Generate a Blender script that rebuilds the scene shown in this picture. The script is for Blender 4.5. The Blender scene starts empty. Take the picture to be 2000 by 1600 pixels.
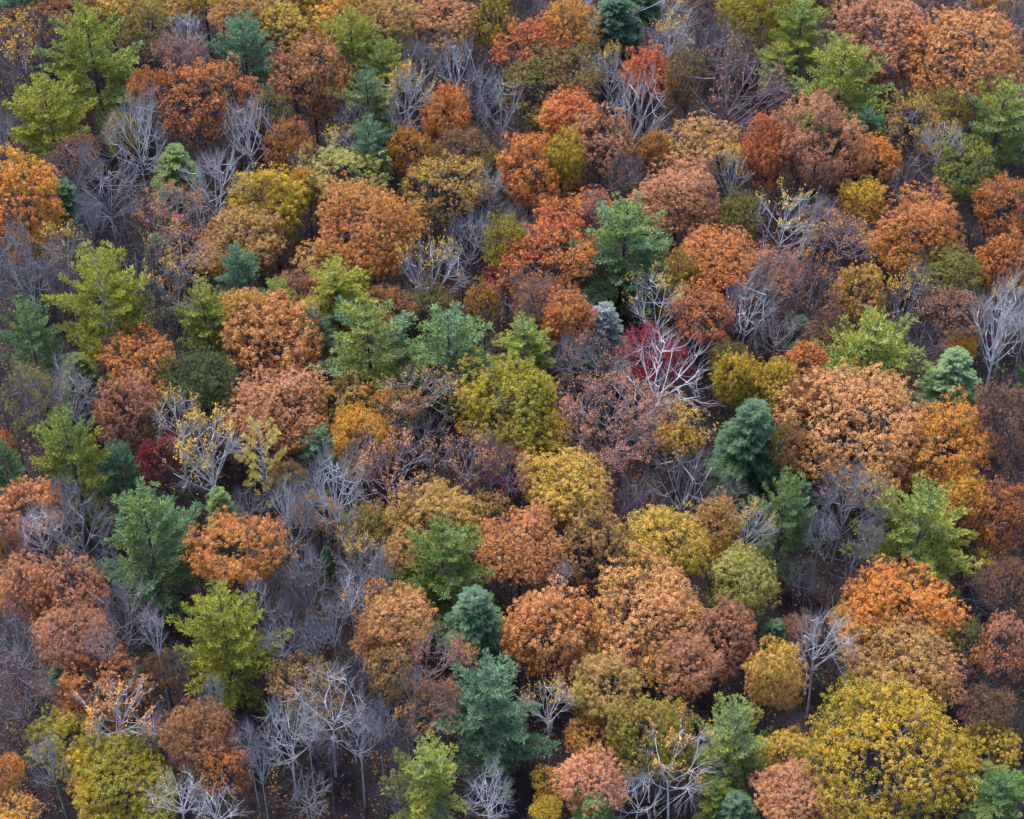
import bpy, math
import numpy as np
from mathutils import Vector, Matrix

# ------------------------------------------------------------------ camera
scene = bpy.context.scene
COL = scene.collection
PITCH = math.radians(46.0)          # how far the drone camera looks down
FPX, PW, PH = 3800.0, 2000.0, 1600.0   # focal length in photograph pixels
DIST = 281.0
LOOK = Vector((0.0, 0.0, 15.0))
CAM = LOOK + Vector((0.0, -math.cos(PITCH), math.sin(PITCH))) * DIST
cam_data = bpy.data.cameras.new('camera')
cam = bpy.data.objects.new('camera', cam_data)
COL.objects.link(cam)
cam.location = CAM
cam.rotation_euler = (math.pi / 2 - PITCH, 0.0, 0.0)
cam_data.sensor_fit = 'HORIZONTAL'
cam_data.angle = 2 * math.atan(PW / 2 / FPX)
cam_data.clip_start = 1.0
cam_data.clip_end = 2000.0
scene.camera = cam

# ------------------------------------------------------------------ light: high thin overcast
SUN_EL, SUN_AZ = math.radians(62.0), math.radians(-35.0)    # azimuth clockwise from +Y
world = bpy.data.worlds.new('World')
scene.world = world
world.use_nodes = True
wn = world.node_tree.nodes
sky = wn.new('ShaderNodeTexSky')
sky.sky_type = 'NISHITA'
sky.sun_disc = False
sky.sun_elevation = SUN_EL
sky.sun_rotation = SUN_AZ
sky.dust_density = 2.0
world.node_tree.links.new(sky.outputs[0], wn['Background'].inputs[0])
wn['Background'].inputs[1].default_value = 0.15
sun_data = bpy.data.lights.new('sun', 'SUN')
sun_data.energy = 1.9
sun_data.angle = math.radians(22.0)
sun_data.color = (1.0, 0.985, 0.96)
sun = bpy.data.objects.new('sun', sun_data)
COL.objects.link(sun)
sd = Vector((math.sin(SUN_AZ) * math.cos(SUN_EL), math.cos(SUN_AZ) * math.cos(SUN_EL), math.sin(SUN_EL)))
sun.rotation_euler = sd.to_track_quat('Z', 'Y').to_euler()
sun.location = (0, 0, 90)
scene.view_settings.view_transform = 'Standard'
scene.view_settings.look = 'None'
scene.view_settings.gamma = 1.0
scene.view_settings.exposure = 1.48
scene.cycles.max_bounces = 4
scene.cycles.diffuse_bounces = 2
scene.cycles.transmission_bounces = 2
scene.cycles.caustics_reflective = False
scene.cycles.caustics_refractive = False

# ------------------------------------------------------------------ materials
def lin(c):
    return tuple(((v / 255.0) / 12.92 if v <= 10 else ((v / 255.0 + 0.055) / 1.055) ** 2.4) for v in c)

def mat(name):
    m = bpy.data.materials.new(name)
    m.use_nodes = True
    m.node_tree.nodes.clear()
    return m, m.node_tree.nodes, m.node_tree.links

def math_node(N, L, op, a, b=None, c=None, clamp=False):
    n = N.new('ShaderNodeMath'); n.operation = op; n.use_clamp = clamp
    for i, v in enumerate((a, b, c)):
        if v is None: continue
        if hasattr(v, 'links'): L.new(v, n.inputs[i])
        else: n.inputs[i].default_value = v
    return n.outputs[0]

def leaf_material(name, rough, translucent, lo, hi, spec=0.3):
    """leaf colour a (object colour) to leaf colour b (object property) by the face attribute tone;
    every leaf varies a little in brightness and hue"""
    m, N, L = mat(name)
    info = N.new('ShaderNodeObjectInfo')
    a2 = N.new('ShaderNodeAttribute'); a2.attribute_type = 'OBJECT'; a2.attribute_name = 'second_color'
    tone = N.new('ShaderNodeAttribute'); tone.attribute_type = 'GEOMETRY'; tone.attribute_name = 'tone'
    rnd = N.new('ShaderNodeAttribute'); rnd.attribute_type = 'GEOMETRY'; rnd.attribute_name = 'vary'
    mix = N.new('ShaderNodeMix'); mix.data_type = 'RGBA'
    L.new(tone.outputs['Fac'], mix.inputs[0]); L.new(info.outputs['Color'], mix.inputs[6]); L.new(a2.outputs['Color'], mix.inputs[7])
    hsv = N.new('ShaderNodeHueSaturation')
    L.new(mix.outputs[2], hsv.inputs['Color'])
    hue = math_node(N, L, 'MULTIPLY_ADD', math_node(N, L, 'FRACT', math_node(N, L, 'MULTIPLY', rnd.outputs['Fac'], 7.31)), 0.035, 0.4825)
    val = math_node(N, L, 'MULTIPLY_ADD', rnd.outputs['Fac'], hi - lo, lo)
    sat = math_node(N, L, 'MULTIPLY_ADD', math_node(N, L, 'FRACT', math_node(N, L, 'MULTIPLY', rnd.outputs['Fac'], 3.77)), 0.22, 0.86)
    L.new(hue, hsv.inputs['Hue']); L.new(val, hsv.inputs['Value']); L.new(sat, hsv.inputs['Saturation'])
    p = N.new('ShaderNodeBsdfPrincipled')
    p.inputs['Roughness'].default_value = rough
    p.inputs['Specular IOR Level'].default_value = spec
    L.new(hsv.outputs[0], p.inputs['Base Color'])
    t = N.new('ShaderNodeBsdfTranslucent'); L.new(hsv.outputs[0], t.inputs[0])
    ms = N.new('ShaderNodeMixShader'); ms.inputs[0].default_value = translucent
    L.new(p.outputs[0], ms.inputs[1]); L.new(t.outputs[0], ms.inputs[2])
    o = N.new('ShaderNodeOutputMaterial'); L.new(ms.outputs[0], o.inputs[0])
    return m

def bark_material():
    m, N, L = mat('bark')
    info = N.new('ShaderNodeObjectInfo')
    tc = N.new('ShaderNodeTexCoord')
    nz = N.new('ShaderNodeTexNoise'); nz.inputs['Scale'].default_value = 1.6; nz.inputs['Detail'].default_value = 5
    L.new(tc.outputs['Object'], nz.inputs['Vector'])
    hsv = N.new('ShaderNodeHueSaturation'); L.new(info.outputs['Color'], hsv.inputs['Color'])
    L.new(math_node(N, L, 'MULTIPLY_ADD', nz.outputs[0], 1.1, 0.45), hsv.inputs['Value'])
    p = N.new('ShaderNodeBsdfPrincipled'); p.inputs['Roughness'].default_value = 0.85
    L.new(hsv.outputs[0], p.inputs['Base Color'])
    o = N.new('ShaderNodeOutputMaterial'); L.new(p.outputs[0], o.inputs[0])
    return m

def ground_material():
    m, N, L = mat('forest_floor')
    tc = N.new('ShaderNodeTexCoord')
    a = N.new('ShaderNodeTexNoise'); a.inputs['Scale'].default_value = 0.12; a.inputs['Detail'].default_value = 6
    b = N.new('ShaderNodeTexNoise'); b.inputs['Scale'].default_value = 3.5; b.inputs['Detail'].default_value = 8; b.inputs['Roughness'].default_value = 0.75
    L.new(tc.outputs['Object'], a.inputs['Vector']); L.new(tc.outputs['Object'], b.inputs['Vector'])
    s = math_node(N, L, 'ADD', math_node(N, L, 'MULTIPLY', a.outputs[0], 0.35), math_node(N, L, 'MULTIPLY', b.outputs[0], 0.65))
    r = N.new('ShaderNodeValToRGB')
    r.color_ramp.elements[0].position = 0.36; r.color_ramp.elements[0].color = (0.009, 0.006, 0.008, 1)
    r.color_ramp.elements[1].position = 0.66; r.color_ramp.elements[1].color = (0.048, 0.028, 0.026, 1)
    e = r.color_ramp.elements.new(0.5); e.color = (0.011, 0.006, 0.008, 1)
    L.new(s, r.inputs[0])
    p = N.new('ShaderNodeBsdfPrincipled'); p.inputs['Roughness'].default_value = 0.95
    L.new(r.outputs[0], p.inputs['Base Color'])
    bp = N.new('ShaderNodeBump'); bp.inputs['Distance'].default_value = 0.15; L.new(b.outputs[0], bp.inputs['Height']); L.new(bp.outputs[0], p.inputs['Normal'])
    o = N.new('ShaderNodeOutputMaterial'); L.new(p.outputs[0], o.inputs[0])
    return m

def litter_material(name, stops):
    m, N, L = mat(name)
    rnd = N.new('ShaderNodeAttribute'); rnd.attribute_type = 'GEOMETRY'; rnd.attribute_name = 'vary'
    r = N.new('ShaderNodeValToRGB'); r.color_ramp.interpolation = 'CONSTANT'
    r.color_ramp.elements[0].position = 0.0; r.color_ramp.elements[0].color = (*lin(stops[0][1]), 1)
    r.color_ramp.elements.remove(r.color_ramp.elements[1])
    for pos, c in stops[1:]:
        r.color_ramp.elements.new(pos).color = (*lin(c), 1)
    L.new(rnd.outputs['Fac'], r.inputs[0])
    p = N.new('ShaderNodeBsdfPrincipled'); p.inputs['Roughness'].default_value = 0.7
    L.new(r.outputs[0], p.inputs['Base Color'])
    o = N.new('ShaderNodeOutputMaterial'); L.new(p.outputs[0], o.inputs[0])
    return m

M_LEAF = leaf_material('autumn_leaves', 0.75, 0.10, 0.5, 1.5, 0.15)
M_NEEDLE = leaf_material('needles', 0.7, 0.08, 0.6, 1.4, 0.15)
M_BARK = bark_material()
M_GROUND = ground_material()

# ------------------------------------------------------------------ mesh helpers
def make_mesh(name, verts, k, mats, attrs=None, mat_index=None):
    """verts (n, k, 3): n separate faces of k corners each"""
    n = len(verts)
    me = bpy.data.meshes.new(name)
    me.vertices.add(n * k); me.vertices.foreach_set('co', np.ascontiguousarray(verts, np.float32).ravel())
    me.loops.add(n * k); me.loops.foreach_set('vertex_index', np.arange(n * k, dtype=np.int32))
    me.polygons.add(n); me.polygons.foreach_set('loop_start', np.arange(0, n * k, k, dtype=np.int32))
    me.polygons.foreach_set('loop_total', np.full(n, k, np.int32))
    for m in mats: me.materials.append(m)
    if mat_index is not None: me.polygons.foreach_set('material_index', mat_index.astype(np.int32))
    for an, av in (attrs or {}).items():
        at = me.attributes.new(an, 'FLOAT', 'FACE'); at.data.foreach_set('value', np.asarray(av, np.float32))
    me.update(calc_edges=True)
    return me

def unit(v):
    return v / np.maximum(np.linalg.norm(v, axis=-1, keepdims=True), 1e-9)

def tubes(p0, p1, r0, r1, k=3):
    """open k-sided tapered tubes; returns verts (n*2k,3) and quads"""
    d = unit(p1 - p0)
    ref = np.where(np.abs(d[:, 2:3]) > 0.9, np.array([[1.0, 0, 0]]), np.array([[0, 0, 1.0]]))
    u = unit(np.cross(d, ref)); v = np.cross(d, u)
    a = np.arange(k) * 2 * np.pi / k
    ring = u[:, None, :] * np.cos(a)[None, :, None] + v[:, None, :] * np.sin(a)[None, :, None]
    lo = p0[:, None, :] + ring * r0[:, None, None]
    hi = (p1 + d * (r1 * 0.3)[:, None])[:, None, :] + ring * r1[:, None, None]
    n = len(p0)
    V = np.concatenate([lo, hi], 1).reshape(-1, 3)
    i = np.arange(k); j = (i + 1) % k
    q = np.stack([i, j, j + k, i + k], 1)
    F = (np.arange(n)[:, None, None] * 2 * k + q[None]).reshape(-1, 4)
    return V, F

def mesh_indexed(name, V, F, mats, smooth=True):
    me = bpy.data.meshes.new(name)
    me.vertices.add(len(V)); me.vertices.foreach_set('co', V.astype(np.float32).ravel())
    me.loops.add(F.size); me.loops.foreach_set('vertex_index', F.astype(np.int32).ravel())
    me.polygons.add(len(F)); me.polygons.foreach_set('loop_start', np.arange(0, F.size, 4, dtype=np.int32))
    me.polygons.foreach_set('loop_total', np.full(len(F), 4, np.int32))
    if smooth: me.polygons.foreach_set('use_smooth', np.ones(len(F), bool))
    for m in mats: me.materials.append(m)
    me.update(calc_edges=True)
    return me

def merge(parts):
    Vs, Fs, o = [], [], 0
    for V, F in parts:
        Vs.append(V); Fs.append(F + o); o += len(V)
    return np.concatenate(Vs), np.concatenate(Fs)

def cards(rng, pos, nrm, size, aspect=0.75, jitter=0.6, fold=0.0):
    """leaf faces: a pointed four-corner leaf at each position, facing about nrm"""
    n = len(pos)
    nr = unit(nrm + rng.normal(0, jitter, (n, 3)))
    t = unit(np.cross(nr, rng.normal(0, 1, (n, 3)))); b = np.cross(nr, t)
    s = (size * rng.uniform(0.7, 1.3, n))[:, None] if np.isscalar(size) else (size * rng.uniform(0.7, 1.3, n))[:, None]
    c = [pos - t * s * 0.5, pos + b * s * 0.5 * aspect + t * s * 0.08, pos + t * s * 0.5 + nr * s * fold, pos - b * s * 0.5 * aspect + t * s * 0.08]
    return np.stack(c, 1)

# ------------------------------------------------------------------ tree skeletons (broadleaf), base frame 20 m tall, crown radius 5.5 m
RH, RV, ZC = 5.5, 5.5, 14.2
UNDER = 8.0                         # the stem goes on below its base so that it can be lifted

def bez(a, b, c, t):
    t = t[..., None]
    return a * (1 - t) ** 2 + 2 * b * t * (1 - t) + c * t ** 2

def curve_segs(A, B, C, r0, r1, m):
    ts = np.linspace(0, 1, m + 1)
    P = np.stack([bez(A, B, C, np.full(len(A), t)) for t in ts], 1)
    R = r0[:, None] * (1 - ts) + r1[:, None] * ts
    return P[:, :-1].reshape(-1, 3), P[:, 1:].reshape(-1, 3), R[:, :-1].ravel(), R[:, 1:].ravel()

def lobes(rng, amp=1.0):
    k = unit(rng.normal(0, 1, (8, 3))) * np.array([1.2, 1.6, 2.2, 3, 4, 5, 6, 7])[:, None]; ph = rng.uniform(0, 6.28, 8)
    am = amp * np.array([.13, .10, .09, .08, .07, .07, .06, .05])
    return lambda d: 1.0 + (np.sin((d @ k.T) + ph) * am).sum(-1)

def skeleton(rng, zfork=0.40, nl=10, n2=7, n3=6, n4=5, spread=1.0, zlow=-0.45, thick=1.0, wig=0.1, lean=0.6, fan=0.0, amp=1.0):
    f = lobes(rng, amp)
    zf = 20 * zfork
    # stem
    bend = rng.normal(0, lean, 2)
    A = np.array([[0, 0, -UNDER]]); C = np.array([[bend[0], bend[1], zf + 3.5]]); B = np.array([[0, 0, zf * .4]])
    stem = curve_segs(A, B, C, np.array([.30 * thick]), np.array([.15 * thick]), 10)
    top = np.array([bend[0], bend[1], 0])
    # limbs to points on the dome
    i = np.arange(nl) + .5
    z = 1 - i / nl * (1 - zlow); az = i * 2.399963 + rng.uniform(0, 6.28) + rng.normal(0, .25, nl)
    z = np.clip(z + rng.normal(0, .06, nl), zlow, .97)
    d = np.stack([np.sqrt(1 - z * z) * np.cos(az), np.sqrt(1 - z * z) * np.sin(az), z], 1)
    D = np.array([0, 0, ZC]) + d * np.array([RH, RH, RV]) * (f(d) * spread * .9)[:, None]
    z0 = np.clip(zf + (z - zlow) / (1 - zlow) * 3.5, zf - .5, zf + 3.4)
    tt = (z0 + UNDER) / (zf + 3.5 + UNDER)
    S1 = bez(np.repeat(A, nl, 0), np.repeat(B, nl, 0), np.repeat(C, nl, 0), np.clip(tt, 0, 1))
    mid = S1 * .5 + D * .5 + (d * np.array([1.1, 1.1, 0]) + np.array([0, 0, 1.0]) * rng.uniform(-1.3, .8, (nl, 1)) + rng.normal(0, .5, (nl, 3))) * (1 - .55 * fan)
    segs = [curve_segs(S1, mid, D, np.full(nl, .10 * thick), np.full(nl, .036 * thick), 7)]
    levels = [(S1, mid, D)]
    cen = np.array([0, 0, ZC - 2.5])
    par = (S1, mid, D); rad = (.07, .03)
    spec = [(n2, 2.5, .3, .95, (.060, .028), 5), (n3, 1.6, .25, 1, (.028, .015), 4), (n4, 1.1, .2, 1, (.0135, .008), 2)]
    for li, (k, spr, t0, t1, (ra, rb), m) in enumerate(spec):
        if k == 0: break
        n = len(par[0]); idx = np.repeat(np.arange(n), k)
        t = rng.uniform(t0, t1, n * k); t[::k] = 1.0
        pa, pb, pc = (x[idx] for x in par)
        st = bez(pa, pb, pc, t)
        if li == 0:
            q = pc + rng.normal(0, spr * (1 - .3 * fan), st.shape)
            dq = (q - np.array([0, 0, ZC])) / np.array([RH, RH, RV]); nr = np.linalg.norm(dq, axis=1, keepdims=True); du = dq / nr
            q = np.array([0, 0, ZC]) + du * np.array([RH, RH, RV]) * (f(du) * spread * rng.uniform(.72, 1.0, len(q)))[:, None]
            en = st + (q - st) * rng.uniform(.65, 1, (n * k, 1))
        else:
            out = unit(st - cen)
            dr = unit(unit(pc - pa) * (.9 + fan * .6) + out * .55 + np.array([0, 0, .25]) + rng.normal(0, .55 - .17 * fan, st.shape))
            en = st + dr * (spr * rng.uniform(.6, 1.5, (n * k, 1))) * (1.0 if li == 1 else 1.0)
        ln = np.linalg.norm(en - st, axis=1, keepdims=True)
        md = (st + en) / 2 + rng.normal(0, 1, st.shape) * ln * wig - np.array([0, 0, 1]) * ln * .06
        segs.append(curve_segs(st, md, en, np.full(len(st), ra * thick), np.full(len(st), rb * thick), m))
        par = (st, md, en); levels.append(par)
    return stem, segs, levels

def broad_meshes(name, rng, sk):
    stem, segs, levels = sk
    tv = merge([tubes(*stem, k=7), tubes(*segs[0], k=5), tubes(*segs[1], k=4)])
    trunk = mesh_indexed(name + '_trunk', *tv, [M_BARK])
    br = merge([tubes(*s, k=3) for s in segs[2:]])
    branches = mesh_indexed(name + '_branches', *br, [M_BARK], smooth=False)
    return trunk, branches

def leafy_crown(name, rng, levels, tufts, per, rad, tuft_r, leaf, low=-.45, drop=.0, jitter=.45, fill=.22):
    """billows of leaves round the ends of the level-2 branches"""
    C = levels[1][2]; n = len(C)
    cen = np.array([0, 0, ZC - 1.5])
    r = rad * rng.uniform(.65, 1.3, n)
    # every billow carries tufts, every tuft a cap of leaves
    nt = np.maximum(4, (tufts * (r / rad) ** 2)).astype(int)
    bi = np.repeat(np.arange(n), nt)
    td = unit(rng.normal(0, 1, (len(bi), 3)))
    out = unit(C - cen)[bi]
    keep = (td * unit(out + np.array([0, 0, .5]))).sum(1) > low
    td, bi = td[keep], bi[keep]
    inner = rng.random(len(bi)) < fill
    T = C[bi] + td * (r[bi] * np.where(inner, rng.uniform(.2, .7, len(bi)), rng.uniform(.8, 1.08, len(bi))))[:, None] * np.array([1, 1, .85])
    tr = tuft_r * rng.uniform(.7, 1.25, len(T))
    ti = np.repeat(np.arange(len(T)), per)
    ld = unit(rng.normal(0, 1, (len(ti), 3)) + td[ti] * .55 + np.array([0, 0, .45]))
    pos = T[ti] + ld * (tr[ti] * rng.uniform(.55, 1.05, len(ti)))[:, None]
    nr = ld + td[ti] * .4 + np.array([0, 0, .3]); idx = bi[ti]
    sel = rng.random(len(pos)) >= drop
    pos, nr, idx, ti = pos[sel], nr[sel], idx[sel], ti[sel]; tv = rng.random(len(T))[ti]
    V = cards(rng, pos, nr, leaf, jitter=jitter)
    zrel = (pos[:, 2] - (ZC - RV)) / (2 * RV)
    side = pos[:, 0] / RH * rng.uniform(-.4, .4) + .22 * np.sin(pos @ (unit(rng.normal(0, 1, 3)) * .7) + rng.uniform(0, 6))
    tone = np.clip(.9 - .95 * zrel + side + rng.normal(0, .28, n)[idx] + rng.normal(0, .1, len(idx)), 0, 1)
    vary = np.clip(rng.random(len(idx)) * .5 + .2 * rng.random(n)[idx] + .3 * tv, 0, 1)
    return make_mesh(name + '_crown', V, 4, [M_LEAF], {'tone': tone, 'vary': vary})

def sprinkle_crown(name, rng, levels, count, leaf, ztop):
    """leaves still clinging to the twig ends; ztop > 0 keeps them to the top of the crown"""
    E = levels[-1][2]
    zrel = (E[:, 2] - (ZC - RV)) / (2 * RV)
    k = unit(rng.normal(0, 1, (3, 3))); patch = np.sin((E @ k.T) * 1.1 + rng.uniform(0, 6, 3)).sum(1)
    w = np.clip(zrel - ztop, .0001, None) ** (2.2 if ztop > 0 else .5) * np.exp(patch * .45)
    idx = rng.choice(len(E), count, p=w / w.sum())
    pos = E[idx] + rng.normal(0, .13, (count, 3))
    V = cards(rng, pos, np.array([[0, 0, 1.0]]) + np.zeros((count, 3)), leaf, jitter=.8)
    tone = np.clip(.8 - .8 * zrel[idx] + rng.normal(0, .25, count), 0, 1)
    return make_mesh(name + '_leaves', V, 4, [M_LEAF], {'tone': tone, 'vary': rng.random(count)})

# ------------------------------------------------------------------ conifers
P_RH, P_RV, P_ZC = 5.5, 7.0, 17.0
def conifer(name, rng, kind):
    if kind == 'pine':
        H, zb, R, step, nb = 24.0, 9.0, 6.3, 1.1, 5
    elif kind == 'thin':
        H, zb, R, step, nb = 24.0, 9.0, 4.6, 1.3, 4
    else:
        H, zb, R, step, nb = 22.5, 8.5, 5.0, .55, 8
    A = []; zs = np.arange(zb, H - .3, step)
    top = rng.normal(0, .35, 2)
    for z in zs:
        u = (z - zb) / (H - zb)
        if kind == 'hemlock': L = R * (1 - u) ** .5 * (.7 + .3 * min(1, u / .2)) + .2
        else: L = R * (1 - u) ** .55 * (.62 + .38 * min(1, u / .3)) + .25
        a0 = rng.uniform(0, 6.28)
        for b in range(nb):
            if kind != 'hemlock' and rng.random() < .12: continue
            lo = .45 if kind != 'hemlock' else .6
            A.append((z + rng.uniform(-.25, .25), a0 + b * 6.283 / nb + rng.normal(0, .25), L * rng.uniform(lo, 1.18 if kind != 'hemlock' else 1.1), u))
    A = np.array(A); n = len(A)
    z, az, L, u = A.T
    if kind == 'hemlock': e0 = np.radians(22 + 30 * u); droop = -.30
    else: e0 = np.radians(-4 + 52 * u ** 1.2) + rng.normal(0, .10, n); droop = .12
    h = np.stack([np.cos(az), np.sin(az), 0 * az], 1)
    S = np.stack([top[0] * u, top[1] * u, z], 1)
    az2 = az + rng.normal(0, .16, n); h2 = np.stack([np.cos(az2), np.sin(az2), 0 * az], 1)
    E = S + h2 * (L * np.cos(e0))[:, None] + np.array([0, 0, 1]) * (L * (np.sin(e0) + droop))[:, None]
    Mi = S + h * (L * .5)[:, None] * np.cos(e0)[:, None] + np.array([0, 0, 1]) * (L * (np.sin(e0) * (.55 if kind != 'hemlock' else 1.0)) * (.5))[:, None]
    # side shoots lying in the plane of each bough
    gap = .42 if kind != 'hemlock' else .30
    si, st, ss = [], [], []
    for i in range(n):
        m = max(2, int(L[i] / gap)); t = np.linspace(.2 if kind == 'pine' else (.5 if kind == 'thin' else .12), 1, m)
        for sgn in (-1, 1): si.append(np.full(m, i)); st.append(t + rng.normal(0, .02, m)); ss.append(np.full(m, sgn))
    si = np.concatenate(si); st = np.clip(np.concatenate(st), 0, 1); ss = np.concatenate(ss)
    P = bez(S[si], Mi[si], E[si], st)
    tang = unit(2 * (1 - st)[:, None] * (Mi[si] - S[si]) + 2 * st[:, None] * (E[si] - Mi[si]))
    side = unit(np.cross(tang, np.array([0, 0, 1.0]))) * ss[:, None]
    ang = rng.uniform(.40, .85, len(si))
    sd = unit(tang * np.cos(ang)[:, None] + side * np.sin(ang)[:, None] + np.array([0, 0, .16 if kind != 'hemlock' else -.25]) + rng.normal(0, .1, P.shape))
    sl = np.clip(L[si] * (.30 * (1 - st) + .06) * (1 if kind != 'hemlock' else .95), .25, 1.9) * rng.uniform(.7, 1.2, len(si))
    Q = P + sd * sl[:, None]
    # wood
    stemz = np.linspace(-UNDER, H, 16); sx = np.clip((stemz - zb) / (H - zb), 0, 1)
    sp = np.stack([top[0] * sx, top[1] * sx, stemz], 1); sr = np.interp(stemz, [-UNDER, 0, zb, H], [.36, .34, .24, .03])
    trunk_parts = [tubes(sp[:-1], sp[1:], sr[:-1], sr[1:], 8)]
    r0 = .05 + .035 * (1 - u); trunk_parts.append(tubes(*curve_segs(S, Mi, E, r0 * .8, np.full(n, .012), 4), k=4))
    nd = 14                                               # dead stubs below the crown
    if kind != 'hemlock':
        dz = rng.uniform(zb - 5, zb + 1, nd); da = rng.uniform(0, 6.28, nd); dl = rng.uniform(.6, 2.6, nd)
        s0 = np.stack([0 * dz, 0 * dz, dz], 1); s1 = s0 + np.stack([np.cos(da) * dl, np.sin(da) * dl, dl * rng.uniform(-.1, .3, nd)], 1)
        trunk_parts.append(tubes(s0, s1, np.full(nd, .04), np.full(nd, .012), 3))
    sel = rng.random(len(P)) < .6
    trunk_parts.append(tubes(P[sel], Q[sel], np.full(sel.sum(), .014), np.full(sel.sum(), .008), 3))
    trunk = mesh_indexed(name + '_trunk', *merge(trunk_parts), [M_BARK])
    # needle tufts
    tp, td, tb = [], [], []
    kk = np.maximum(1, (sl / (.30 if kind != 'hemlock' else .22)).astype(int))
    for q in range(kk.max()):
        s = kk > q
        f = (q + 1) / kk[s]
        tp.append(P[s] + (Q[s] - P[s]) * f[:, None]); td.append(sd[s]); tb.append(si[s])
    tp = np.concatenate(tp); td = np.concatenate(td); tb = np.concatenate(tb)
    if kind == 'thin':
        s = rng.random(len(tp)) < (.45 + .55 * rng.random(n))[tb]; tp, td, tb = tp[s], td[s], tb[s]
    nbld = 15 if kind != 'hemlock' else 11
    m = len(tp); ti = np.repeat(np.arange(m), nbld)
    if kind != 'hemlock':
        d = unit(td[ti] * 1.0 + np.array([0, 0, .42]) + rng.normal(0, .62, (len(ti), 3)))
        ln, wd = .44, .07
    else:
        d = unit(td[ti] * 1.0 + np.array([0, 0, -.12]) + rng.normal(0, 1, (len(ti), 3)) * np.array([.6, .6, .3]))
        ln, wd = .34, .05
    ln = ln * rng.uniform(.7, 1.25, len(ti)); w = unit(np.cross(d, rng.normal(0, 1, d.shape) + (np.array([0, 0, 2.5]) if kind == 'hemlock' else 0)))
    base = tp[ti] + rng.normal(0, .05, d.shape)
    V = np.stack([base - w * wd * .4, base + w * wd * .4, base + d * ln[:, None] + w * wd * .35, base + d * ln[:, None] - w * wd * .35], 1)
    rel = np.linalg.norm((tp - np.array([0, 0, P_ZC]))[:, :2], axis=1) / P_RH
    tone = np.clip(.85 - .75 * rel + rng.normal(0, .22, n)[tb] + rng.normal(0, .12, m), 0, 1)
    vary = np.clip(.35 * rng.random(n)[tb] + .35 * rng.random(m) , 0, 1)[ti] + .3 * rng.random(len(ti))
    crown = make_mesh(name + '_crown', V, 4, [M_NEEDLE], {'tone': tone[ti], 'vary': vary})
    return trunk, crown

def snag(rng):
    z = np.linspace(-UNDER, 20, 15); p = np.stack([.25 * np.sin(z * .3), 0 * z, z], 1); r = np.interp(z, [-UNDER, 20], [.3, .05])
    parts = [tubes(p[:-1], p[1:], r[:-1], r[1:], 7)]
    n = 46; bz = rng.uniform(9, 19.7, n); a = rng.uniform(0, 6.28, n); l = rng.uniform(.5, 2.9, n) * (1.2 - (bz - 9) / 14)
    s = np.stack([.25 * np.sin(bz * .3), 0 * bz, bz], 1)
    e = s + np.stack([np.cos(a) * l, np.sin(a) * l, l * rng.uniform(.0, .7, n)], 1)
    m = (s + e) / 2 - np.array([0, 0, .2])
    parts.append(tubes(*curve_segs(s, m, e, np.full(n, .07), np.full(n, .02), 3), k=4))
    trunk = mesh_indexed('snag_trunk', *merge(parts), [M_BARK])
    n2 = 110; i = rng.integers(0, n, n2); s2 = bez(s[i], m[i], e[i], rng.uniform(.3, 1, n2)); d = unit(e[i] - s[i] + rng.normal(0, .8, (n2, 3)))
    br = mesh_indexed('snag_branches', *tubes(s2, s2 + d * rng.uniform(.2, .8, (n2, 1)), np.full(n2, .03), np.full(n2, .012), 3), [M_BARK])
    return trunk, br

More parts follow.
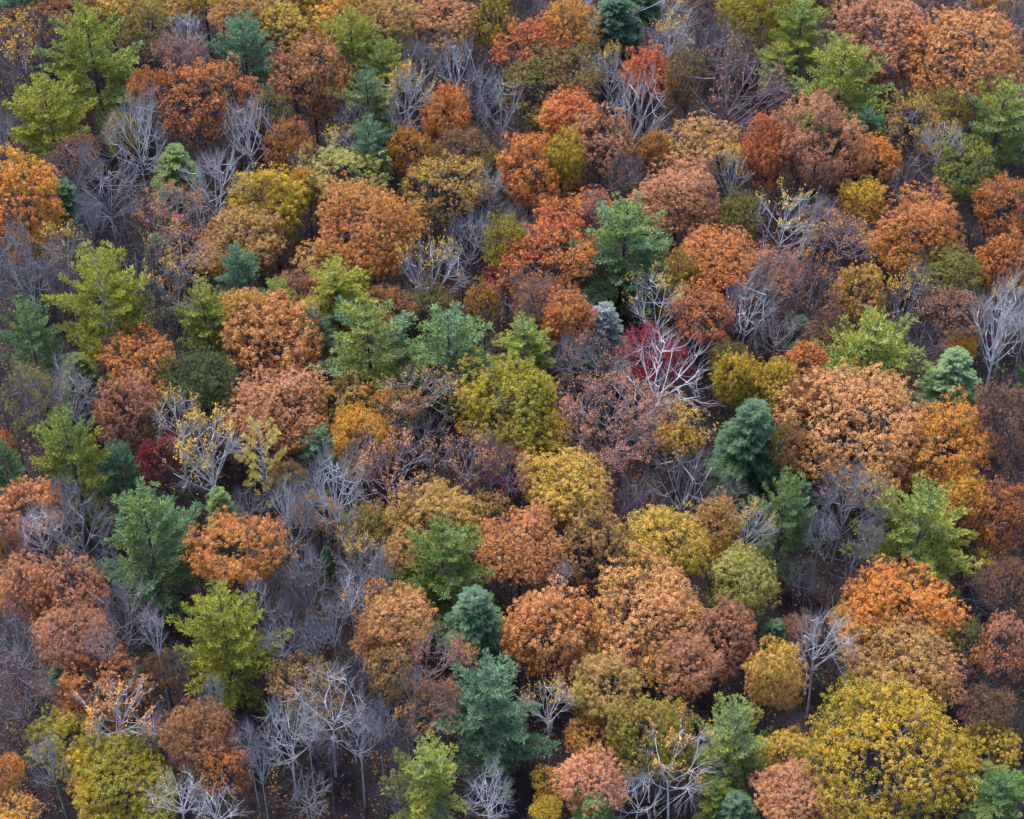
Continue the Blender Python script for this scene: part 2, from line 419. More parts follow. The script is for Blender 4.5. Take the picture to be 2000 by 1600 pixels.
# type, crown centre x y and width height as seen in the photograph, two leaf colours
TREES = """
# ---- top row, left
P 180 118 190 200 pg py v=0|the tall green pine at top left|tall bright green pine near the top left corner, trunk showing below
P 100 240 168 175 py py
P 40 0 120 80 pb pt
Y 42 125 115 120 mv yl
M 125 42 120 110 br or
O 218 22 130 95 go ol
O 288 62 95 95 ol br
B 360 72 90 80 wh wh
O 335 8 90 70 ta go
O 458 28 95 90 ta pe
P 480 118 142 160 pb pt
M 290 182 75 115 or am
S 352 112 85 70 ma ma
M 398 195 165 165 ru ru
B 270 285 110 150 wh gr
O 238 270 60 100 yg am
H 340 332 92 105 hg pg|the small green hemlock|small rounded green hemlock above grey bare branches, left of the top centre
O 40 388 160 200 or yl g=1.2 v=1|the large orange maple at left edge|large orange maple turning yellow below, cut by the left edge
B 492 280 115 150 wh gr
B 432 375 130 130 wh wh
B 212 395 130 130 gr gr
B 150 335 105 100 mv gr
S 345 430 120 125 mv ru
B 8 262 60 90 gr gr
H 130 385 70 80 hb hg
M 150 300 90 80 br ma
H 335 385 70 60 hb hb
B 300 230 70 110 gr gr
# ---- top, centre left
O 555 48 125 110 go yg
O 685 45 145 115 am go
O 755 48 120 110 ta ol
P 690 100 135 150 pg py
M 605 152 135 160 pe ru|the cinnamon fan-shaped tree|fan-shaped cinnamon tree with fine leaves and pale limbs, near the top
O 862 40 130 110 sa ta
O 965 48 90 120 yg go
P 748 140 110 120 py pg
P 720 205 125 130 py pb
B 825 145 85 120 gr gr
B 893 150 90 130 wh gr
B 938 190 75 90 gr gr
Y 800 208 105 125 wh yl
O 872 238 100 125 or ru|the upright flame-orange oak|upright flame-orange oak in front of pale bare trees
M 900 300 110 70 br ol
B 975 225 90 130 wh gr
M 565 290 88 120 ru am
Y 592 325 62 70 gr yl
Y 663 295 90 75 gr yl
B 688 240 85 70 mv gr
P 722 288 90 105 pb pt
M 802 300 82 115 am am
O 532 405 150 155 yl yg|the bright yellow-green oak|bright yellow-green oak with round billows, left of the broad copper oak
O 678 352 142 105 pa pa|the pale olive oak|pale olive domed oak directly above the broad copper oak
M 870 368 140 130 go ta
B 952 380 65 95 wh wh
M 530 222 80 90 ol br
O 720 455 205 200 ru am v=3|the broad copper oak|broad copper oak with golden lower branches, upper left of centre
O 600 362 55 70 am yl
M 945 315 75 65 ol dg
# ---- top, centre right
B 1120 18 75 75 wh gr
H 1195 42 120 140 hb hb v=1|the dark hemlock at top|dark bluish-green hemlock at the top edge, right of centre
Y 1300 18 145 120 wh am
Y 1305 95 95 100 wh yl
M 1055 98 148 125 re ru|the rose-red tree at top|rose-red domed tree with fine leaves near the top centre
O 1108 65 95 110 am am
M 1072 172 170 100 ol br
Y 1183 145 75 105 wh yl
O 1262 150 100 115 re or
B 1240 232 135 140 wh wh v=2|the stark white bare tree|stark white bare tree with thick forked limbs, above the salmon oak
B 1398 110 110 150 mv mv
S 1445 190 155 160 mv ma
M 1342 160 75 100 ol ru
O 1475 38 115 125 yg yl
O 1115 228 120 100 re am
O 1172 285 132 150 sa ta
O 1100 312 85 120 yl yg
O 1040 345 118 135 or ru
O 1370 290 155 130 ta sa
O 1325 385 172 150 sa pe
B 1215 352 85 100 mv gr
Y 1425 345 80 120 wh yl
M 1278 292 60 80 am am
M 1125 445 175 150 re am
M 1060 515 170 130 re am
O 990 480 70 110 yg yl
B 1000 468 60 110 wh wh
B 1020 25 60 80 dk dk
# ---- top right
P 1562 65 125 125 py pg
P 1520 120 90 55 pg py
P 1638 178 200 185 pg py v=2|the layered pine at top right|large layered green pine with a teal top, near the top right
O 1725 70 200 175 sa ma|the pinkish oak at top right|large pinkish-brown oak at the top edge, right of the layered pine
O 1890 125 195 190 pe or
B 1980 35 80 110 gr gr
M 1845 215 90 90 yg br
S 1788 262 95 100 yl br
P 1950 245 160 170 pt py|the teal pine at right edge|broad teal pine with layered boughs cut by the right edge, near the top
Y 1950 165 100 60 wh yl
Y 1840 290 80 125 wh yl
O 1885 332 115 120 yg lg
O 1502 300 105 175 re ru
O 1603 290 150 180 sa ma
O 1718 310 105 110 or am
O 1685 385 90 80 yl am
P 1690 248 85 60 hg pb
B 1772 372 95 100 mv gr
M 1960 398 115 120 ru or
O 1797 455 185 170 ru am|the copper-gold oak at right|large copper-gold oak upper right, above a bare tree with yellow leaves
M 1440 430 80 90 yg ol
B 1545 270 40 90 gr gr
M 1600 440 90 80 ma br
# ---- second row, left
B 38 535 115 160 gr wh
Y 122 505 95 100 gr yl
B 110 565 80 110 mv gr
P 202 598 200 225 py py t=wh v=3|the pine with exposed white trunk|large lime pine with its white trunk and limbs exposed, at left
B 228 465 120 130 dk gr
S 350 500 110 100 mv am
O 478 478 180 120 ta br
P 465 535 95 105 pt pb
Y 352 585 110 125 gr yl
P 402 625 135 140 pg py
O 478 612 80 90 go pe
P 62 672 125 165 pt pg
M 272 702 132 120 or am
O 395 760 165 175 dg dg v=4|the dark green round oak|round dark green oak standing among orange trees at left
O 535 672 155 165 pe or
O 540 800 185 140 sa pe
B 145 785 95 120 wh gr
O 248 808 120 165 sa br
B 12 775 60 120 dk gr
S 62 800 100 110 ol br
H 150 720 80 80 hg ol
M 60 470 90 70 am or
B 300 520 90 90 dk gr
H 310 480 60 70 hb hb
# ---- second row, centre left
O 655 530 125 105 ta am
M 572 565 95 80 br sa
P 545 588 90 95 py pg
P 655 578 155 135 py py
P 615 650 85 100 pb pt
P 722 695 210 215 pt py v=5|the green and gold pine|large green pine with golden inner needles, left of centre
P 880 695 200 195 pg pt v=1
B 918 480 110 125 gr wh
Y 845 552 125 150 wh yl
M 945 595 55 80 am yl
S 1010 592 95 110 mv ru
P 1025 675 125 115 py pg
O 672 798 115 125 ta am
S 820 790 120 100 mv am
O 1002 798 222 185 yg yl v=2|the round golden-green oak at centre|broad round golden-green oak just below the centre pines
M 775 800 80 90 am ol
M 840 600 90 70 ol br
M 970 545 50 50 cr re
M 760 600 100 70 br am
# ---- second row, centre right
P 1215 490 195 190 pt pg v=4|the large green pine at centre|large bluish-green pine with dense tufted top, right of centre
P 1322 560 100 140 py ta
O 1402 515 170 150 ru or
M 1375 620 115 110 ru re
O 1112 622 105 115 ru or
Y 1283 608 120 125 wh yl
H 1180 648 95 125 pt gr t=wh
M 1280 695 140 95 cr cr|the crimson tree|low crimson tree behind the silvery bare tree
B 1300 748 175 130 wh wh v=5|the silvery bare tree|wide silvery bare tree in front of the crimson tree
B 1455 612 120 130 wh gr
S 1160 735 120 125 mv ma
S 1200 838 165 130 ma ru
O 1440 742 85 110 yl yg
O 1512 758 100 120 yl yg
O 1575 705 85 85 ru or
M 1568 775 75 90 ru br
S 1060 600 80 90 br ma
B 1110 700 80 80 gr mv
M 1420 700 70 80 ol br
H 1560 640 60 60 hb hb
# ---- second row, right
Y 1535 448 130 120 wh yl
B 1592 440 80 95 gr gr
S 1645 478 100 90 mv am
O 1676 570 112 165 go pe
Y 1755 612 112 140 mv yl
O 1865 540 108 100 ol dg|the small dark olive oak|small dark olive round oak in shade near the right edge
O 1965 512 105 155 or ru
M 1870 615 115 75 ma br
S 1512 545 105 105 ma pe
S 1588 580 95 140 mv ru
B 1520 655 95 85 mv gr
P 1692 705 225 170 pg py v=6|the wide green pine at right|wide spreading green pine behind the huge peach oak
H 1860 742 115 130 pg pt
O 1872 672 72 65 am yl
B 1950 665 125 180 wh gr v=8
Y 1975 605 90 90 wh yl
P 2005 745 60 90 hg pg
B 1800 690 90 100 mv gr
M 1620 660 80 60 br ma
# ---- third row, left
O 8 872 50 70 or am
P 10 912 85 100 pt hg
P 142 900 160 195 py pg
P 238 928 100 125 hg pb
M 312 900 95 115 cr br
Y 345 818 90 100 wh go
Y 402 915 145 155 wh go v=4
H 435 995 75 105 hg pg
O 62 985 150 130 ru sa
B 75 1045 95 110 wh wh
B 152 1040 115 130 gr gr
Y 130 1090 80 70 gr yl
P 290 1062 200 215 pt pg v=2|the big teal pine at left|big teal pine with a pale visible trunk, lower left
O 52 1150 120 140 sa ru
O 145 1162 125 150 sa ru
O 135 1240 140 110 ma ru
O 468 1078 155 145 ru am|the amber dome oak|domed amber oak just above the lime pine with open boughs
P 440 1248 190 220 py py v=6|the bright lime-green pine|bright lime-green pine with open drooping boughs, lower left
B 252 1210 115 125 gr gr
M 385 1085 60 70 br ma
B 30 850 90 90 dk dk
M 20 1060 60 90 br ru
# ---- third row, centre left
T 510 885 125 160 yp yp t=wh z=23|the thin dying yellow pine|thin dying yellow pine with bare pale limbs, left of the snag
P 625 872 85 85 pt pt
O 712 865 115 130 am yl
D 775 850 60 110 wh wh|the dead snag|dead pale snag with short broken branches above mauve bare trees
B 842 885 130 140 mv wh v=9
S 912 910 105 130 mv pe
S 765 935 135 135 mv pe
B 592 985 75 190 gr wh
B 652 985 115 200 wh gr v=3
B 580 1040 95 90 gr gr
M 712 1035 110 100 ol go
Y 535 1095 115 110 gr am
B 598 1150 90 170 gr gr
Y 702 1098 100 110 wh yl
O 852 1022 150 100 ta go
O 792 1078 105 95 ta br
O 952 1000 72 80 ta ol
P 862 1110 190 200 pg lg v=6|the bright green conifer|bright feathery green conifer left of the round copper oak
H 928 1205 120 150 hg pb
O 1015 1072 168 155 ru pe|the round copper oak|round copper oak right of the bright green conifer
H 640 1088 34 34 hg hg
S 990 935 75 115 mv cr
Y 720 1185 100 80 gr am
O 775 1205 120 100 pe ta
M 560 930 80 80 br go
M 620 1000 80 80 am br
B 480 1010 70 90 gr gr
# ---- third row, centre right
O 1105 955 190 165 go ta v=8|the broad golden-tan oak|broad golden-tan oak with many billows, below the centre
O 1162 1068 135 150 ta br
O 1298 1062 155 155 go yg
O 1397 1035 92 135 ta am
Y 1335 862 115 115 mv yl
O 1325 858 100 100 yl am v=7|the bright yellow tree|bright yellow tree beside a dark green hemlock
H 1458 862 135 180 hg hb v=2|the dark green hemlock|large dense dark green hemlock right of the bright yellow tree
B 1330 955 150 115 gr gr
B 1245 1000 95 120 mv gr
B 1418 975 70 70 mv gr
Y 1470 1035 82 110 wh yl
O 1450 1138 112 120 pa yg
O 1268 1205 240 190 pe go v=2|the broad peach oak|broad peach oak with pale branches showing, lower right of centre
O 1070 1235 162 175 pe or v=6|the orange fan-shaped oak|fan-shaped orange-brown oak left of the broad peach oak
O 1412 1245 130 165 sa ma v=1|the pink-brown oak|pink-brown oak right of the broad peach oak
O 1345 1300 115 120 sa br
P 1528 1015 130 195 pt pg v=3|the upright green pine|upright dense blue-green pine left of a dark gap
M 1235 1145 90 90 ol br
B 1095 1130 50 70 wh wh
# ---- third row, right
O 1680 850 255 205 pe ta v=5|the huge peach oak at right|huge peach-tan oak below the wide green pine
O 1845 875 155 165 am or v=0
O 1882 985 95 110 am yl
M 1962 840 120 190 ma br
M 1962 1010 115 170 ru or
P 1790 1048 210 215 py pg v=0|the spreading lime pine at right|spreading lime pine with teal tips beside bare grey branches
B 1640 995 125 145 gr wh
Y 1700 975 95 105 gr yl
B 1660 1120 140 90 dk gr
M 1530 870 65 115 ol re
S 1930 1110 90 75 yl yg z=10
O 1757 1200 225 160 or am v=3|the round amber oak|round amber oak directly below the spreading lime pine
M 1975 1155 110 130 br ma
B 1560 1130 80 90 dk gr
B 1920 1160 90 90 dk gr
# ---- bottom left
B 32 1275 105 130 gr wh
S 52 1375 120 140 dk ma
H 120 1312 60 60 hg hb
O 195 1350 155 155 ru br
Y 235 1415 145 120 wh am v=3
O 122 1445 115 90 yg yl
O 240 1528 222 175 yg yl v=4|the golden-green oak at bottom left|large golden-green oak at the bottom left corner, below a white bare tree
B 100 1495 85 110 gr gr
O 12 1512 65 120 or am
O 28 1592 110 100 am ta
O 385 1440 120 130 br sa
M 440 1510 110 120 or br
B 345 1562 95 95 wh gr
B 420 1580 100 90 wh gr
B 348 1310 70 190 dk gr
B 485 1455 60 190 gr gr
M 320 1300 80 60 br br
H 265 1320 50 60 hb hb
M 165 1400 70 80 br re
B 310 1440 80 90 mv gr
# ---- bottom centre left
B 548 1250 80 190 gr gr
M 595 1335 125 105 ta br
B 640 1385 155 140 wh gr v=7
B 560 1442 125 130 wh gr v=6
B 700 1450 115 130 gr gr
B 505 1490 60 120 gr gr
O 725 1255 80 75 pe ta
O 765 1320 85 115 ta br
S 850 1295 115 115 mv ma
Y 902 1300 65 70 mv am
B 800 1355 65 75 gr mv
Y 797 1420 65 75 gr am
S 860 1380 85 90 br ru
P 960 1395 200 215 pt pb v=4|the large blue-green pine at bottom centre|large blue-green pine left of a pale bare tree, bottom centre
P 830 1525 172 175 py pg v=5|the lime pine at bottom edge|bushy lime-green pine cut by the bottom edge, left of centre
B 605 1560 85 75 gr gr
B 955 1565 95 110 wh gr
B 652 1225 70 190 gr gr
B 700 1340 65 160 dk gr
M 600 1400 90 80 ol am
B 770 1560 70 80 dk gr
B 840 1600 90 70 gr gr
# ---- bottom centre right
Y 1075 1385 95 120 wh yl
O 1180 1345 130 110 ta ol
O 1150 1440 95 90 am br g=.8
O 1275 1445 170 185 yg ta v=7
P 1422 1450 165 175 py pt v=1
P 1398 1555 85 90 py pg
Y 1320 1500 155 150 wh am v=2
B 1240 1560 95 90 wh gr
O 1155 1530 140 95 sa pe
O 1072 1530 60 55 yl am
O 1065 1585 62 60 yl yg
H 1160 1585 85 95 hg pg
B 1215 1405 60 65 mv gr
H 1440 1575 90 70 hg hb
# ---- bottom right
O 1512 1318 112 180 go pe v=2
B 1602 1285 112 150 wh wh v=5|the pale curly bare tree|pale curly-limbed bare tree in a dark gap between oaks
O 1760 1300 230 140 ta sa v=0
O 1742 1475 290 265 yl yg g=.85 v=1|the huge yellow oak at bottom right|huge bright yellow oak near the bottom right corner
O 1930 1455 115 100 yl yg
M 1925 1395 90 115 br ma
M 1962 1270 115 165 sa ru
M 1885 1255 80 90 ol dg
O 1542 1475 110 100 go ol
O 1565 1560 175 120 sa pe
P 1950 1560 140 120 pg hg
H 1515 1232 60 60 hg hb
M 1565 1235 80 60 ma br
M 1620 1590 90 70 ol br
O 1650 1215 60 70 am yl

# ---- crowns that reach into the picture over its top edge
O 150 -12 130 90 or br
O 395 -22 110 90 go ol
B 500 -25 100 90 gr gr
O 610 -28 130 90 am go
M 760 -25 110 80 ol br
B 815 0 70 90 dk gr
O 905 -40 110 70 ta br
M 1010 -15 80 90 ol am
B 1060 10 75 90 gr gr
M 1110 -30 100 80 br sa
H 1250 -20 90 90 hg hb
M 1390 0 90 90 ru br
B 1370 35 90 100 mv gr
O 1560 -25 110 80 yg am
M 1640 -20 110 80 ma br
B 1860 -5 110 100 mv gr
S 1800 -20 110 90 ma br
O 1955 -20 110 90 ta ru
M 20 45 80 70 br ma
B 85 70 90 90 dk gr

# ---- slender bare stems of the lower left stand
B 560 1000 60 170 wh gr
B 690 1170 65 170 wh gr
B 745 1130 60 150 gr gr
B 500 1180 60 160 wh gr
B 610 1250 60 170 gr gr
B 575 1200 60 180 dk gr
B 420 1370 60 150 gr gr
B 640 1480 60 150 dk gr
B 600 1440 55 170 wh gr
B 740 1420 60 160 gr gr
B 770 1480 60 150 dk gr
B 200 1270 60 150 gr gr
B 300 1240 60 160 wh gr
B 215 1110 60 130 gr gr
B 130 985 60 110 wh gr
B 1600 1050 65 150 gr gr
B 1690 1060 60 140 gr gr
B 700 900 60 120 gr gr
B 270 560 60 150 gr gr
B 300 620 60 130 dk gr
B 180 440 60 140 gr gr
B 1160 420 50 90 gr gr
B 1480 560 60 130 gr gr
B 1790 560 60 110 gr gr
B 960 900 60 110 mv gr
"""

# ------------------------------------------------------------------ ground
def ground_z(x, y):
    return 1.1 * math.sin(x * .031 + 1.0) * math.cos(y * .027) + .5 * math.sin(x * .083 + y * .06)

nx, ny = 150, 150
gx = np.linspace(-1, 1, nx); gx = np.sign(gx) * (np.abs(gx) * 130 + np.abs(gx) ** 6 * 700)
gy = np.linspace(-1, 1, ny); gy = np.sign(gy) * (np.abs(gy) * 160 + np.abs(gy) ** 6 * 900)
X, Y = np.meshgrid(gx, gy)
Z = 1.1 * np.sin(X * .031 + 1.0) * np.cos(Y * .027) + .5 * np.sin(X * .083 + Y * .06)
V = np.stack([X, Y, Z], -1).reshape(-1, 3)
ii, jj = np.meshgrid(np.arange(ny - 1), np.arange(nx - 1), indexing='ij')
b = (ii * nx + jj).ravel()
ground = bpy.data.objects.new('ground', mesh_indexed('ground', V, np.stack([b, b + 1, b + nx + 1, b + nx], 1), [M_GROUND]))
COL.objects.link(ground); ground['kind'] = 'structure'

def np_gz(p):
    return 1.1 * np.sin(p[:, 0] * .031 + 1.0) * np.cos(p[:, 1] * .027) + .5 * np.sin(p[:, 0] * .083 + p[:, 1] * .06)

rng = np.random.default_rng(5)
# fallen leaves
n = 90000
p = np.stack([rng.uniform(-110, 110, n), rng.uniform(-95, 150, n), np.zeros(n)], 1); p[:, 2] = np_gz(p) + .05
Vl = cards(rng, p, np.array([[0, 0, 1.0]]) + np.zeros((n, 3)), .30, jitter=.35)
M_LITTER = litter_material('fallen_leaves', [(0, (58, 36, 36)), (.35, (78, 50, 44)), (.6, (44, 30, 34)), (.72, (110, 72, 54)), (.90, (140, 98, 52)), (.985, (190, 150, 60))])
lit = bpy.data.objects.new('leaf_litter', make_mesh('leaf_litter', Vl, 4, [M_LITTER], {'vary': rng.random(n)}))
COL.objects.link(lit); lit['kind'] = 'stuff'; lit['label'] = 'brown and yellow fallen leaves covering the forest floor'; lit['category'] = 'fallen leaves'

# undergrowth: thin saplings and brush no one could count
n = 13000
bp = np.stack([rng.uniform(-105, 105, n), rng.uniform(-92, 140, n), np.zeros(n)], 1); bp[:, 2] = np_gz(bp)
h = rng.uniform(2, 11.5, n) * rng.uniform(.4, 1, n)
tip = bp + np.stack([rng.normal(0, .5, n), rng.normal(0, .5, n), h], 1)
mid = (bp + tip) / 2 + rng.normal(0, .25, (n, 3))
sg = [curve_segs(bp, mid, tip, .02 + h * .006, np.full(n, .012), 3)]
k = 9; idx = np.repeat(np.arange(n), k); t = rng.uniform(.35, 1, n * k)
st = bez(bp[idx], mid[idx], tip[idx], t)
dr = unit(rng.normal(0, 1, (n * k, 3)) + np.array([0, 0, .7])); en = st + dr * (np.minimum(h[idx], 7) * rng.uniform(.12, .32, n * k))[:, None]
sg.append(curve_segs(st, (st + en) / 2, en, np.full(n * k, .016), np.full(n * k, .009), 1))
k2 = 3; i2 = np.repeat(np.arange(n * k), k2); st2 = st[i2] + (en[i2] - st[i2]) * rng.uniform(.4, 1, (len(i2), 1)); en2 = st2 + unit(rng.normal(0, 1, st2.shape) + np.array([0, 0, .4])) * (np.minimum(h[idx][i2], 7) * .12)[:, None]
sg.append(curve_segs(st2, (st2 + en2) / 2, en2, np.full(len(i2), .011), np.full(len(i2), .007), 1))
Vt, Ft = merge([tubes(*s, k=3) for s in sg])
Vt = Vt[Ft]
leafy = rng.random(n) < .62
m = rng.random(len(st2)) < .75; m &= leafy[idx][i2]
lp = en2[m] + rng.normal(0, .12, (m.sum(), 3)); lp = np.concatenate([lp, lp + rng.normal(0, .22, lp.shape)])
Vu = cards(rng, lp, np.array([[0, 0, 1.0]]) + np.zeros((len(lp), 3)), .30, jitter=.7)
sp_c = np.concatenate([(rng.random(n))[idx][i2][m]] * 2)
sp_c = np.clip(sp_c + rng.normal(0, .02, len(sp_c)), 0, .999)
M_UL = litter_material('brush_leaves', [(0, (66, 38, 36)), (.25, (88, 54, 40)), (.45, (102, 74, 38)), (.60, (52, 58, 34)), (.70, (66, 42, 44)), (.82, (42, 58, 42)), (.90, (76, 30, 34)), (.95, (150, 118, 44))])
M_UT, N_, L_ = mat('brush_twigs')
p_ = N_.new('ShaderNodeBsdfPrincipled'); p_.inputs['Base Color'].default_value = (.035, .028, .034, 1); p_.inputs['Roughness'].default_value = .9
L_.new(p_.outputs[0], N_.new('ShaderNodeOutputMaterial').inputs[0])
Va = np.concatenate([Vt, Vu]); mi = np.concatenate([np.zeros(len(Vt)), np.ones(len(Vu))])
und = bpy.data.objects.new('undergrowth', make_mesh('undergrowth', Va, 4, [M_UT, M_UL], {'vary': np.concatenate([np.zeros(len(Vt)), sp_c])}, mi))
COL.objects.link(und); und['kind'] = 'stuff'; und['label'] = 'thin grey saplings and brush growing between the trees'; und['category'] = 'undergrowth'

# ------------------------------------------------------------------ prototypes (meshes shared by the trees)
PROTO = {}
def R(i): return np.random.default_rng(1000 + i)
def build_protos():
    L = PROTO['O'] = []
    for i in range(12):
        r = R(i); sk = skeleton(r, .38, [11, 13, 10, 14, 9][i % 5], 8, 4, 0, .88, [-.5, -.7, -.6][i % 3])
        a, b_ = broad_meshes('oak', r, sk)
        L.append((a, b_, leafy_crown('oak', r, sk[2], [20, 16, 24][i % 3], 30, [1.4, 1.2, 1.55][i % 3], [.38, .34, .42][i % 3], .135)))
    L = PROTO['G'] = []                    # crowns for the biggest oaks: more, finer leaves
    for i in range(4):
        r = R(200 + i); sk = skeleton(r, .38, 16, 9, 3, 0, .90, -.5)
        a, b_ = broad_meshes('big_oak', r, sk)
        L.append((a, b_, leafy_crown('big_oak', r, sk[2], 34, 26, [1.15, 1.3][i % 2], [.25, .23][i % 2], .095)))
    L = PROTO['M'] = []
    for i in range(6):
        r = R(20 + i); sk = skeleton(r, .36, 13, 12, 5, 0, .93, -.45)
        a, b_ = broad_meshes('maple', r, sk)
        L.append((a, b_, leafy_crown('maple', r, sk[2], 17, 17, .95, .28, .13, drop=.12, jitter=.7, fill=.45)))
    L = PROTO['S'] = []; K = PROTO['B'] = []; Yl = PROTO['Y'] = []; Zl = PROTO['Z'] = []
    for i in range(5):
        r = R(40 + i); sk = skeleton(r, .34, 12, 8, 6, 3, .95, -.15, wig=.06, fan=.6)
        a, b_ = broad_meshes('sparse', r, sk)
        L.append((a, b_, sprinkle_crown('sparse', r, sk[2], 11000, .15, -.05)))
    for i in range(10):
        r = R(60 + i); sk = skeleton(r, [.46, .52, .40, .5][i % 4], [10, 12, 9, 13, 8][i % 5], [6, 7, 5][i % 3], [5, 4, 5, 4][i % 4], 3, .98, [.0, -.2, .15][i % 3], thick=[1.0, .85, 1.1][i % 3], wig=[.07, .14][i % 2], lean=.9, fan=[.9, .45][i % 2])
        a, b_ = broad_meshes('bare', r, sk)
        K.append((a, b_, None))
        Zl.append((a, b_, sprinkle_crown('bare', r, sk[2], [1900, 2600, 1300][i % 3], .17, -.02)))
        if i % 2 == 0: Yl.append((a, b_, sprinkle_crown('bare', r, sk[2], [1000, 1600, 700, 1300, 2200][i // 2], .21, [.45, .2, .6, .35, .3][i // 2])))
    PROTO['P'] = [conifer('pine', R(80 + i), 'pine') for i in range(7)]
    PROTO['H'] = [conifer('hemlock', R(100 + i), 'hemlock') for i in range(4)]
    PROTO['T'] = [conifer('thin_pine', R(120), 'thin')]
    PROTO['D'] = [snag(R(130))]
build_protos()

PAL = dict(ru=(190, 116, 58), **{'or': (208, 122, 42)}, am=(202, 136, 38), go=(196, 154, 52), yl=(192, 152, 26), yg=(138, 130, 28), yp=(196, 176, 84), ol=(122, 114, 46),
           dg=(78, 90, 46), pe=(202, 138, 80), ta=(176, 134, 68), sa=(190, 126, 88), ma=(152, 106, 82), br=(136, 94, 56), re=(198, 102, 50),
           cr=(150, 28, 52), pa=(168, 158, 80), lg=(120, 138, 64), py=(170, 168, 58), pg=(136, 156, 80), pt=(122, 156, 112), pb=(104, 138, 106),
           hg=(94, 128, 76), hb=(88, 118, 90), gr=(150, 148, 156), wh=(190, 187, 194), mv=(132, 118, 128), dk=(84, 80, 92))
CW = dict(yp='straw-yellow', ru='rust-red', **{'or': 'orange'}, am='amber', go='golden', yl='yellow', yg='yellow-green', ol='olive', dg='dark green', pe='peach-orange', ta='tan',
          sa='salmon-pink', ma='mauve-brown', br='brown', re='red-orange', cr='crimson', pa='pale olive', lg='light green', py='lime-green', pg='green',
          pt='teal-green', pb='blue-green', hg='deep green', hb='dark bluish-green', gr='grey', wh='whitish', mv='mauve-grey', dk='dark grey')
KIND = dict(O=('oak_tree', 'oak tree', 'oaks in autumn colour'), M=('broadleaf_tree', 'leafy tree', 'fine-leaved autumn trees'),
            S=('sparse_tree', 'autumn tree', 'thinly leaved autumn trees'), B=('bare_tree', 'bare tree', 'leafless grey trees'),
            Y=('bare_tree', 'bare tree', 'nearly leafless trees with last leaves'), P=('pine_tree', 'pine tree', 'pines in the forest'),
            H=('hemlock_tree', 'hemlock tree', 'hemlocks in the forest'), T=('dying_pine', 'pine tree', None), D=('dead_tree', 'dead tree', None))
GAIN = dict(O=.92, M=.92, S=.95, Y=1.1, P=.86, H=.88, T=1.1)

def leafcol(c, g):
    l = lin(PAL[c]); y = .3 * l[0] + .6 * l[1] + .1 * l[2]; l = [v * .96 + y * .04 for v in l]; return (l[0] * g, l[1] * g, l[2] * g, 1.0)

rows = []
for line in TREES.strip().splitlines():
    line = line.strip()
    if not line or line.startswith('#'): continue
    q = line.split('|'); f = q[0].split()
    rows.append(dict(k=f[0], x=float(f[1]), y=float(f[2]), w=float(f[3]), h=float(f[4]), a=f[5], b=f[6], opt=dict(o.split('=') for o in f[7:]),
                     short=q[1].strip() if len(q) > 1 else None, full=q[2].strip() if len(q) > 2 else None))

# labels: look first, then where it stands next to a tree anyone can find
def look(r):
    size = 'small ' if max(r['w'], r['h']) < 85 else ('large ' if r['w'] >= 165 else '')
    a, b_ = CW[r['a']], CW[r['b']]
    if r['k'] == 'O': return f'{size}{a} leafy tree' if a == b_ else f'{size}{a} and {b_} leafy tree'
    if r['k'] == 'M': return f'{size}fine-leaved {a} tree'
    if r['k'] == 'S': return f'{size}thin {a} tree showing its branches'
    if r['k'] == 'B': return f'{size}bare {a} tree'
    if r['k'] == 'Y': return f'{size}bare {a} tree with {b_} leaves'
    if r['k'] == 'P': return f'{size}{a} pine'
    return f'{size}{a} hemlock'

def sector(dx, dy):
    a = math.degrees(math.atan2(-dy, dx)) % 360
    return ['right of', 'above and right of', 'above', 'above and left of', 'left of', 'below and left of', 'below', 'below and right of'][int((a + 22.5) // 45) % 8]

marks = [r for r in rows if r['short']]
def label_for(r, used):
    lk = look(r)
    same = [s for s in rows if s is not r and not s['short'] and look(s) == lk]
    cand = sorted(marks, key=lambda m: math.hypot(r['x'] - m['x'], r['y'] - m['y']))[:9]
    for slack in (1.6, 1.2, 1.0):
        for m in cand:
            d = math.hypot(r['x'] - m['x'], r['y'] - m['y']); s = sector(r['x'] - m['x'], r['y'] - m['y'])
            if d > 420: continue
            if any(sector(o['x'] - m['x'], o['y'] - m['y']) == s and math.hypot(o['x'] - m['x'], o['y'] - m['y']) < d * slack for o in same): continue
            t = f'{lk} {s} {m["short"]}'
            if t not in used and len(t.split()) <= 16: return t
    h = 'left' if r['x'] < 700 else ('right' if r['x'] > 1300 else 'centre')
    v = 'top' if r['y'] < 530 else ('bottom' if r['y'] > 1070 else 'middle')
    ms = sorted(cand[:4], key=lambda m: m['x'])
    for i in range(len(cand)):
        for j in range(i + 1, len(cand)):
            t = f'{lk} between {cand[i]["short"]} and {cand[j]["short"]}'
            if t not in used and len(t.split()) <= 16 and (cand[i]['x'] - r['x']) * (cand[j]['x'] - r['x']) < 0 and abs(cand[i]['y'] - cand[j]['y']) < 260: return t
    return f'percent {lk} in the {v} {h}'

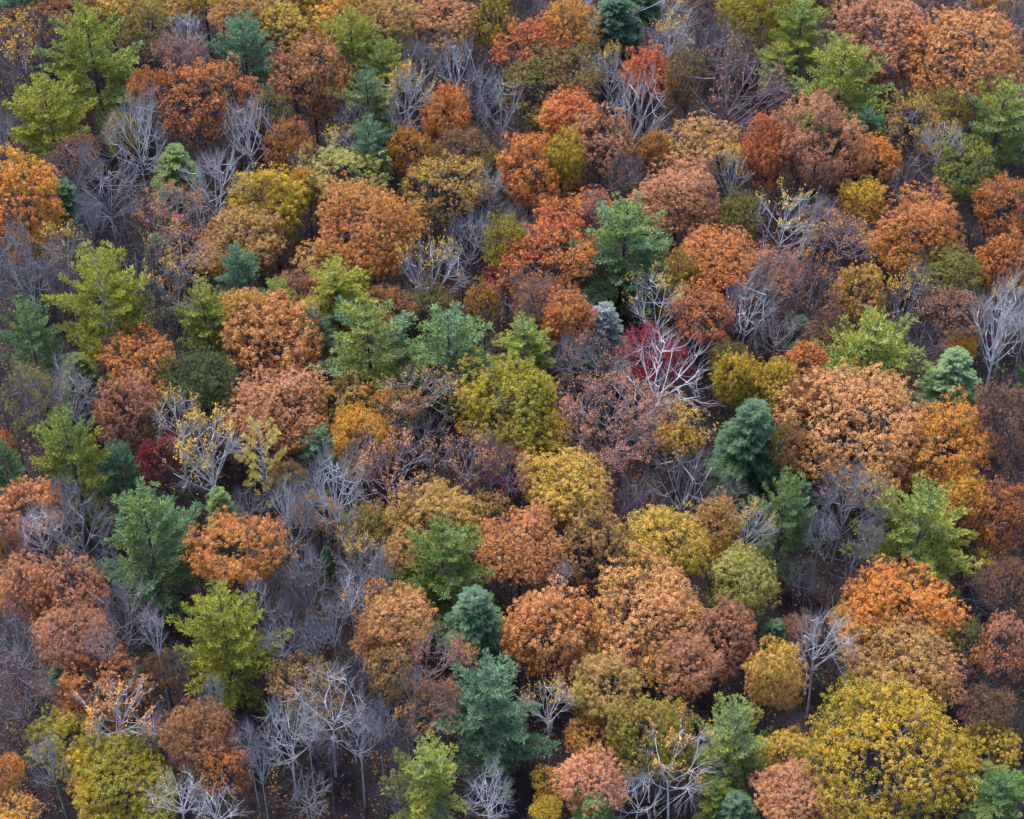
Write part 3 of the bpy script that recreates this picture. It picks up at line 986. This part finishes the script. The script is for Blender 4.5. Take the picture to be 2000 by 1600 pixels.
FWD = Vector((0, math.cos(PITCH), -math.sin(PITCH))); RIGHT = Vector((1, 0, 0)); UP = Vector((0, math.sin(PITCH), math.cos(PITCH)))
used = set(); BASES = []
for n_i, r in enumerate(rows):
    rg = np.random.default_rng(77 + n_i * 13)
    kd = r['k']; r['w'] *= dict(B=.98, Y=1.0, P=1.17).get(kd, 1.13); r['h'] *= dict(B=1.12).get(kd, 1.12); con = kd in 'PHT'
    prh, prv, pzc = (P_RH, P_RV, P_ZC) if con else (RH, RV, ZC)
    if kd == 'H': prh = 4.1
    if kd == 'D': prh = 2.2
    ray = (FWD + RIGHT * ((r['x'] - PW / 2) / FPX) - UP * ((r['y'] - PH / 2) / FPX))
    dep = math.asin(-ray.z / ray.length)
    topz = float(r['opt'].get('z', 19.0 + rg.uniform(-1.5, 2.0)))
    zc = topz - 5
    for _ in range(4):
        t = (zc - CAM.z) / ray.z            # depth along the optical axis
        mpp = t / FPX
        rh = r['w'] / 2 * mpp; hv = r['h'] / 2 * mpp
        rv2 = hv * hv - (rh * math.sin(dep)) ** 2
        rv = math.sqrt(max(rv2, .01)) / math.cos(dep)
        sx = rh / prh; sz = min(max(rv / prv, sx * (.62 if con else 1.0 if kd in 'BY' else .8)), sx * (1.1 if kd == 'H' else 1.25 if con else 2.4 if kd == 'B' else 1.5))
        sz = max(sz, .38)
        top = (pzc + prv) * sz
        lift = min(max(topz + .35 * max(0, rv * 2 - 10) - top, -4 * sz), UNDER * .95 * sz)
        if con: lift = min(max(topz + 1.0 + .3 * max(0, rv * 2 - 12) - top, -5 * sz), UNDER * .95 * sz)
        zc = pzc * sz + lift
    P = CAM + ray * t
    gz = ground_z(P.x, P.y)
    # ground unevenness: keep the crown where it is seen
    lift -= gz; lift = min(max(lift, -6 * sz), UNDER * .97 * sz)
    name, cat, grp = KIND[kd]
    root = bpy.data.objects.new(name, None); COL.objects.link(root)
    root.empty_display_size = 1.0
    root.location = (P.x, P.y, gz - .02)
    root.rotation_euler = (0, 0, float(r['opt'].get('r', rg.uniform(0, 360))) * math.pi / 180)
    root.scale = (sx * rg.uniform(.96, 1.04), sx * rg.uniform(.96, 1.04), sz)
    root['label'] = r['full'] if r['full'] else label_for(r, used)
    used.add(root['label']); root['category'] = cat
    if grp: root['group'] = grp
    pk = 'G' if kd == 'O' and r['w'] > 185 else kd
    if kd == 'S' and r['a'] in ('mv', 'dk'): pk = 'Z'
    pr = PROTO[pk][int(r['opt'].get('v', n_i * 7 + 3)) % len(PROTO[pk])]
    parts = []
    g = float(r['opt'].get('g', 1.0))
    if con or kd == 'D':
        parts = [('trunk', pr[0]), ('crown' if con else 'branches', pr[1])]
    else:
        parts = [('trunk', pr[0]), ('branches', pr[1])] + ([('crown' if kd in 'OM' else 'leaves', pr[2])] if pr[2] else [])
    bark = r['opt'].get('t') or (r['a'] if kd in 'BYD' else ('dk' if con or kd in 'OM' else 'mv'))
    for pn, me in parts:
        o = bpy.data.objects.new(pn, me); COL.objects.link(o)
        if pn == 'branches': o.parent = stem_o               # branches belong to the trunk
        else: o.parent = root; o.location = (0, 0, lift / sz)
        if pn == 'trunk': stem_o = o
        if pn in ('crown', 'leaves'):
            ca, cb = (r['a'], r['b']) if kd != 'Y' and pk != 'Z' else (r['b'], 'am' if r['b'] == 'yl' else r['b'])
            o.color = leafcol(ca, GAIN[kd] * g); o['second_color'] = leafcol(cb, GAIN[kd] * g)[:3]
        else:
            c = lin(PAL[bark]); v = rg.uniform(.85, 1.15) * (.95 if kd in 'BYS' else .62) * (.70 if pn == 'branches' and kd != 'D' else 1)
            o.color = (c[0] * v, c[1] * v, c[2] * v, 1)
print([u for u in used if 'percent' in u]); print('trees', len(rows), 'odd labels', sum('percent' in u for u in used))
